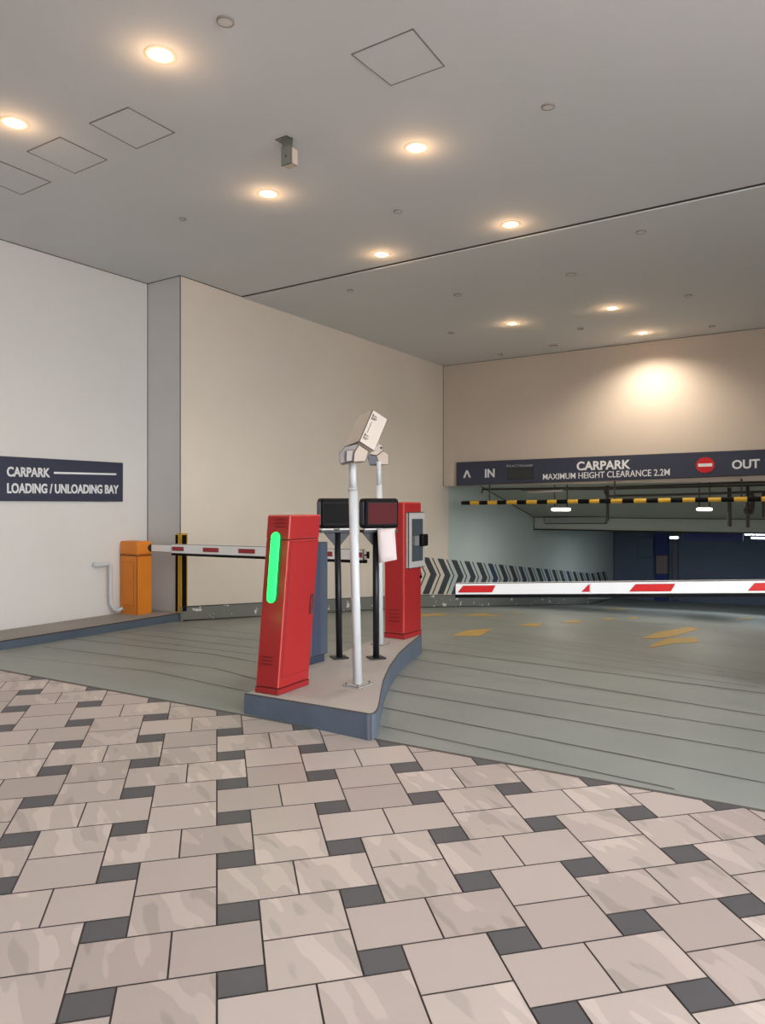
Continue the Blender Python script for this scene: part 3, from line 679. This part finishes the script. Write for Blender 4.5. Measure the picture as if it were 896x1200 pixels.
w = MB(); w.tube([Vector((.05, 0, .02)), Vector((.07, 0, .25)), Vector((.02, .0, .34))], .04, n=10); w.build('valve_stem', PIPE, vl_)
w = MB(); w.tube([Vector((0, -.05, 0)), Vector((0, -.03, 0))], .045, n=14); w.build('valve_wheel', INK, vl_)
# cable tray on the beam
PT = WP(UBM-.03)
w = MB(); pts = [PT.hit(639, 605.5), PT.hit(712, 605), PT.hit(712, 613.5), PT.hit(639, 614)]; w.prism(pts, Vector((WB.n.x, WB.n.y, 0))*.12); o = w.build('cable_tray', mat('tray_grey', (150, 156, 148), .6), origin=pts[0], bevel=.02, ink=INK); tag(o, 'grey cable tray fixed along the beam beside the cream wall', 'cable tray')
# strip light (unlit) under the soffit
w = MB(); P0_ = WP(14.3); a, b_ = P0_.hit(618, 576.6), P0_.hit(660, 575); w.tube([a, b_], .026, n=10); o = w.build('unlit_tube', mat('unlit_tube', (196, 190, 184), .5), origin=a); tag(o, 'pale unlit tube lamp under the soffit left of the battens', 'lamp')
# batten lamps
LAMP = mat('lamp_diffuser', (255, 246, 228), .4, emit=5)
LAMPC = mat('cool_lamp_diffuser', (225, 240, 255), .4, emit=5)
def batten(pxx, pyy, d, wpx, label, rods=True, lm=LAMP, rz=ROT, hpx=3.8):
    c = at(pxx, pyy, d); wl = wpx/F*d; hh = hpx/F*d
    t = thing('batten_lamp', label, 'lamp', c, rz, 'lit batten lamps inside the car park')
    w = MB(); w.tube([(-wl/2, 0, 0), (-wl/2+.03, 0, 0), (wl/2-.03, 0, 0), (wl/2, 0, 0)], [hh*.3, hh*.5, hh*.5, hh*.3], n=12); w.build('diffuser', lm, t)
    w = MB(); w.box((0, 0, hh*.62), (wl*.98, hh*1.0, hh*.3)); w.build('housing', PIPE, t)
    al = bpy.data.lights.new('tube_light', 'AREA'); al.shape = 'RECTANGLE'; al.size = wl*.9; al.size_y = .08; al.energy = 26 if lm is LAMP else 14; al.color = (1, .98, .93) if lm is LAMP else (.88, .95, 1)
    ao = bpy.data.objects.new('tube_light', al); C.objects.link(ao); ao.parent = t; ao.location = (0, 0, -hh*.5-.02)
    u = toU(c.x, c.y)
    zt_ = (sof(u) if u < UBM else (-.62-.35*(u-UBM-.4)/(UE-UBM-.4))) + H - c.z
    for s in (-.33, .33): 
        w = MB(); w.tube([(s*wl, 0, hh*.5), (s*wl, 0, max(zt_-.005, hh*.7))], .012, n=8); w.build('rod', PIPE, t)
    return t
batten(657, 597, 16.0, 23, 'lit batten lamp hanging left, nearest the cream side wall')
batten(825, 596.8, 13.9, 17, 'lit batten lamp hanging right of middle below the striped bar')
batten(750, 621.5, 21.5, 9, 'small lit lamp just under the beam left of the blue panel', lm=LAMPC, hpx=2.4)
batten(789.5, 630, 21.5, 11, 'slanted small lit lamp in front of the blue panel', lm=LAMPC, hpx=3, rz=.25)
batten(876, 626, 20.2, 10, 'small slanted lit lamp beside the blue hanging sign', lm=LAMPC, hpx=3, rz=.5)
batten(893, 626.2, 19.6, 24, 'upper of two long cool lamps at the right edge', lm=LAMPC, hpx=2.4)
batten(893, 630.6, 19.3, 24, 'lower of two long cool lamps at the right edge', lm=LAMPC, hpx=2.4)
# far blue panels
def panel(name, x0, x1, y0, y1, off, th, m, label, cat, frame=False, bevel=.01):
    a, b_, c, d = WE.hit(x0, y1, off), WE.hit(x1, y1, off), WE.hit(x1, y0, off), WE.hit(x0, y0, off)
    w = MB(); w.prism([a, b_, c, d], Vector((WE.n.x, WE.n.y, 0))*th); o = w.build(name, m, origin=a, bevel=bevel, ink=INK); return tag(o, label, cat)
panel('wall_panel', 767.5, 783.5, 623.5, 704, .02, .12, INB, 'deep blue upright wall panel on the far wall', 'panel')
panel('notice_board', 768.5, 782.5, 650.5, 672.5, .15, .05, mat('dull_beige', (142, 124, 124), .7), 'dull beige square board on the deep blue panel', 'board')
panel('wall_panel', 747.5, 766, 629.5, 653.5, .02, .05, INW, 'square slate panel left of the deep blue panel', 'panel')
panel('door_1', 788, 794.5, 627, 703, .02, .06, mat('door_slate', (106, 108, 122), .6), 'narrow slate door on the far wall', 'door'); bpy.data.objects['door_1']['kind'] = 'structure'
PS = WP(UBM+1.5)
w = MB(); pts = [PS.hit(803, 634), PS.hit(871, 634.3), PS.hit(871, 624.5), PS.hit(803, 624.3)]; w.prism(pts, nB*.12)
hs = thing('hanging_sign', 'dark blue blank sign hanging below the beam at right', 'sign', pts[0]); w.build('board', mat('dark_blue_sign', (58, 66, 132), .5), hs, world=True, bevel=.01, ink=INK)
for xx in (815, 860):
    p = PS.hit(xx, 624.4, .05); w = MB(); w.tube([p, Vector((p.x, p.y, H-.60))], .012, n=8); w.build('hanger', PIPE, hs, world=True)

# ------------------------------------------------------------------ yellow road markings
def mark(poly, label, name='road_marking', grp=None):
    q = [on_ramp(*p) for p in poly]; n_ = len(q)
    w = MB(); w.prism([p + Vector((0, 0, .0015)) for p in q], (0, 0, .003)); o = w.build(name, YEL, origin=centroid(q)); tag(o, label, 'road marking', grp)
mark([(751, 748.5), (771, 741), (806, 734.8), (820, 736.8), (789, 746), (772, 748.3)], 'yellow slanted bar above the arrow shape on the ramp', 'floor_arrow')
mark([(758, 760), (766, 754.5), (780, 748.8), (814, 746.5), (819, 753), (791, 754)], 'yellow arrow head shape painted on the ramp', 'floor_arrow')
dg_ = 'yellow dashes across the ramp'
for poly, lab in [([(529, 745), (549, 738.5), (577, 737), (562, 745.5)], 'nearest broad yellow dash beyond the red payment machine'),
    ([(537, 721.5), (565, 719), (613, 717.5), (585, 722.5)], 'long yellow dash near the baseboard of the cream wall'),
    ([(490, 720.3), (515, 719), (527, 721), (495, 722.5)], 'yellow dash right beside the red payment machine'),
    ([(607, 733.5), (620, 730.5), (637, 731), (630, 734.3)], 'small yellow dash third from the payment machine'),
    ([(656, 730), (668, 727.5), (684, 727.3), (676, 730)], 'small yellow dash below the lone red triangle of the arm'),
    ([(702, 726.2), (710, 724.6), (720, 724.8), (714, 726.4)], 'tiny yellow dash left of the long red stripe on the arm'),
    ([(732, 725.2), (742, 723.3), (750, 723.5), (743, 725.2)], 'tiny yellow dash below the long red stripe on the arm'),
    ([(862, 726.2), (866, 724), (884, 723.8), (878, 726.6)], 'short yellow hook mark far right on the ramp'),
    ([(702, 714.2), (715, 713), (738, 712.8), (728, 714.2)], 'faint thin yellow dash just under the barrier arm')]:
    mark(poly, lab, grp=dg_)

# ------------------------------------------------------------------ ceiling fittings
LENS = mat('downlight_lens', (255, 240, 210), .4, emit=3.0)
TRIM = mat('downlight_trim', (214, 204, 196), .5)
lights = [(188, 64, 'largest downlight, nearest at the top left of the ceiling'), (17, 144, 'downlight at the left edge beside three square access panels'), (488, 173, 'downlight right of the ceiling camera below the large access panel'),
    (314, 227, 'downlight just below the ceiling camera'), (598, 263, 'right of the two downlights in front of the ceiling joint'), (447, 298, 'left of the two downlights in front of the ceiling joint'),
    (600, 379, 'leftmost of the three downlights beyond the ceiling joint'), (717, 361, 'middle downlight of three beyond the ceiling joint'), (753, 390, 'downlight beside the bulkhead casting the bright scallop')]
proto = None
SPOT_W, HALO_W = 46, 1.9
def lampdata(kind, e):
    l = bpy.data.lights.new('bulb', kind); l.energy = e; l.color = (1, .88, .72); return l
sp = lampdata('SPOT', SPOT_W); sp.spot_size = math.radians(150); sp.spot_blend = .8; sp.shadow_soft_size = .06
ha = lampdata('POINT', HALO_W); ha.color = (1, .62, .32); ha.shadow_soft_size = .03
for x, y, lab in lights:
    c = at_z(x, y, CEIL)
    if toU(c.x, c.y) > UJ: c = at_z(x, y, CEIL-.018)
    if proto is None:
        proto = thing('downlight', lab, 'downlight', c, 0, 'round recessed downlights in the ceiling')
        w = MB(); w.lathe([(.078, .004), (.080, -.006), (.105, -.005), (.112, .002)], n=36); w.build('trim_ring', TRIM, proto)
        w = MB(); w.lathe([(.079, -.002), (.060, -.013), (.03, -.018), (.0005, -.019)], n=32); w.build('lens', LENS, proto)
        for l, z in ((sp, -.05), (ha, -.14)):
            o = bpy.data.objects.new('bulb', l); C.objects.link(o); o.parent = proto; o.location = (0, 0, z)
    else:
        d_ = dup(proto, c, lab)
        if y == 390:
            for ch in d_.children:
                if ch.type == 'LIGHT' and ch.data.type == 'SPOT': ch.data = ch.data.copy(); ch.data.energy = 190
SPR = mat('ceiling_disc', (222, 217, 214), .6); SPD = mat('disc_rim', (150, 143, 138), .6)  # second tone is a plain darker rim colour
discs = [(264, 24, .055, 'small ceiling disc near the top edge right of the largest downlight'), (642, 124, .05, 'small ceiling disc right of the large access panel'), (214, 256, .035, 'small ceiling disc above the wall corner at left'),
    (466, 247, .045, 'small ceiling disc between ceiling camera and joint'), (410, 340, .045, 'small disc just beyond the joint near the side wall'), (536, 345, .06, 'flat ring disc beyond the joint, left of middle'),
    (669, 321, .07, 'largest flat ring disc beyond the ceiling joint'), (751, 271, .055, 'small disc just beyond the joint on the right'), (806, 346, .05, 'small disc right of the three far downlights'),
    (528, 390, .05, 'small disc near the far corner, nearest the side wall'), (586, 415, .05, 'tiny disc close to the bulkhead at left'), (648, 405, .08, 'flat ring disc close to the bulkhead between downlights'), (680, 385, .05, 'tiny disc left of the middle far downlight'), (834, 382, .05, 'tiny disc close to the bulkhead at right')]
for x, y, r, lab in discs:
    c = at_z(x, y, CEIL)
    if toU(c.x, c.y) > UJ: c = at_z(x, y, CEIL-.018)
    t = thing('ceiling_sensor', lab, 'sensor', c, 0, 'small round fittings in the ceiling')
    w = MB(); w.lathe([(r, .002), (r*1.0, -.012), (r*.86, -.016), (r*.84, -.01)], n=24); w.build('rim', SPD, t)
    w = MB(); w.lathe([(r*.86, -.010), (r*.5, -.014), (.0005, -.015)], n=24); w.build('face', SPR, t)
def access(corners, lab):
    q = [at_z(x, y, CEIL) for x, y in corners]; c = centroid(q)
    t = thing('access_panel', lab, 'access panel', c, 0, 'access panels in the ceiling')
    w = MB(); k = .011/((q[0]-c).length)
    for i in range(4):
        a, b_ = q[i], q[(i+1) % 4]; w.prism([a + Vector((0, 0, -.006)), b_ + Vector((0, 0, -.006)), b_ + (c-b_)*k + Vector((0, 0, -.006)), a + (c-a)*k + Vector((0, 0, -.006))], (0, 0, .008))
    w.build('frame', mat('panel_joint', (132, 126, 122), .8), t, world=True)
    w = MB(); w.prism([p + (c-p)*k + Vector((0, 0, -.003)) for p in q], (0, 0, .005)); w.build('panel', CEILM, t, world=True)
access([(411, 63), (484, 33), (521, 77), (458, 100)], 'large square access panel at the top middle of the ceiling')
access([(104, 144), (150, 125), (205, 155), (160, 174)], 'square access panel nearest the ceiling camera of the left three')
access([(31, 177), (70, 160), (126, 187), (88, 203)], 'middle square access panel of the left three')
access([(-32, 203), (-1, 188), (60, 213), (25, 228)], 'access panel cut by the left edge of the view')
# ceiling camera
c = at_z(334, 163.5, CEIL)
cc = thing('ceiling_camera', 'small grey box camera on a bent bracket under the ceiling', 'camera', c, ROT)
w = MB(); local_box(w, -.07, .06, -.05, .035, -.006, 0); local_box(w, -.035, .075, .0, .012, -.075, -.003); w.build('bracket', mat('bracket_grey', (118, 122, 116), .5), cc, bevel=.004, ink=INK)
w = MB(); local_box(w, -.035, .075, -.012, .0, -.215, -.06); w.build('front_plate', mat('plate_olive', (132, 136, 130), .5), cc, bevel=.003, ink=INK)
w = MB(); local_box(w, -.032, .072, .0, .075, -.212, -.075); w.build('case', mat('case_lit_side', (206, 190, 176), .5), cc, bevel=.004, ink=mat('case_edge', (110, 72, 50), .6))  # warm lamplight on the camera side put into the case colour
w = MB(); w.tube([(.02, -.016, -.145), (.02, -.008, -.145)], .007, n=10); w.build('screw', BLACK, cc)

# ------------------------------------------------------------------ world, camera
SKY_DIM, SKY_BRIGHT = .5, 8.5
wd = bpy.data.worlds.new('overcast'); bpy.context.scene.world = wd; wd.use_nodes = True
bgn = wd.node_tree.nodes['Background']; 
wn, wl_ = wd.node_tree.nodes, wd.node_tree.links        # overcast sky, brighter on the open street side to the right
wtc = wn.new('ShaderNodeTexCoord'); wdt = wn.new('ShaderNodeVectorMath'); wdt.operation = 'DOT_PRODUCT'; wdt.inputs[1].default_value = (CA, -SA, 0)
wmr = wn.new('ShaderNodeMapRange'); wmr.interpolation_type = 'SMOOTHSTEP'; wmr.inputs['From Min'].default_value = -.1; wmr.inputs['From Max'].default_value = .75; wmr.inputs['To Min'].default_value = SKY_DIM; wmr.inputs['To Max'].default_value = SKY_BRIGHT
wl_.new(wtc.outputs['Generated'], wdt.inputs[0]); wl_.new(wdt.outputs['Value'], wmr.inputs['Value']); wl_.new(wmr.outputs[0], bgn.inputs['Strength'])
bgn.inputs['Color'].default_value = (.93, .97, 1.0, 1)
sun = bpy.data.lights.new('sun', 'SUN'); sun.energy = 4.0; sun.angle = .05; sun.color = (1, .95, .92)
so_ = bpy.data.objects.new('sun', sun); C.objects.link(so_); so_.location = (10, -5, 12)
so_.rotation_euler = Vector((CA*.5, -SA*.5, .9)).to_track_quat('Z', 'Y').to_euler()
cam = bpy.data.cameras.new('camera'); co = bpy.data.objects.new('camera', cam); C.objects.link(co)
co.location = (0, 0, H); co.rotation_euler = (math.pi/2, 0, 0)
cam.sensor_fit = 'VERTICAL'; cam.sensor_height = 24; cam.lens = 24*F/1200; cam.shift_y = -(600-HY)/1200; cam.clip_end = 200
sc = bpy.context.scene; sc.camera = co
sc.view_settings.view_transform = 'Standard'; sc.view_settings.look = 'None'; sc.view_settings.exposure = 0.16; sc.view_settings.gamma = 1
sc.view_settings.use_curve_mapping = False
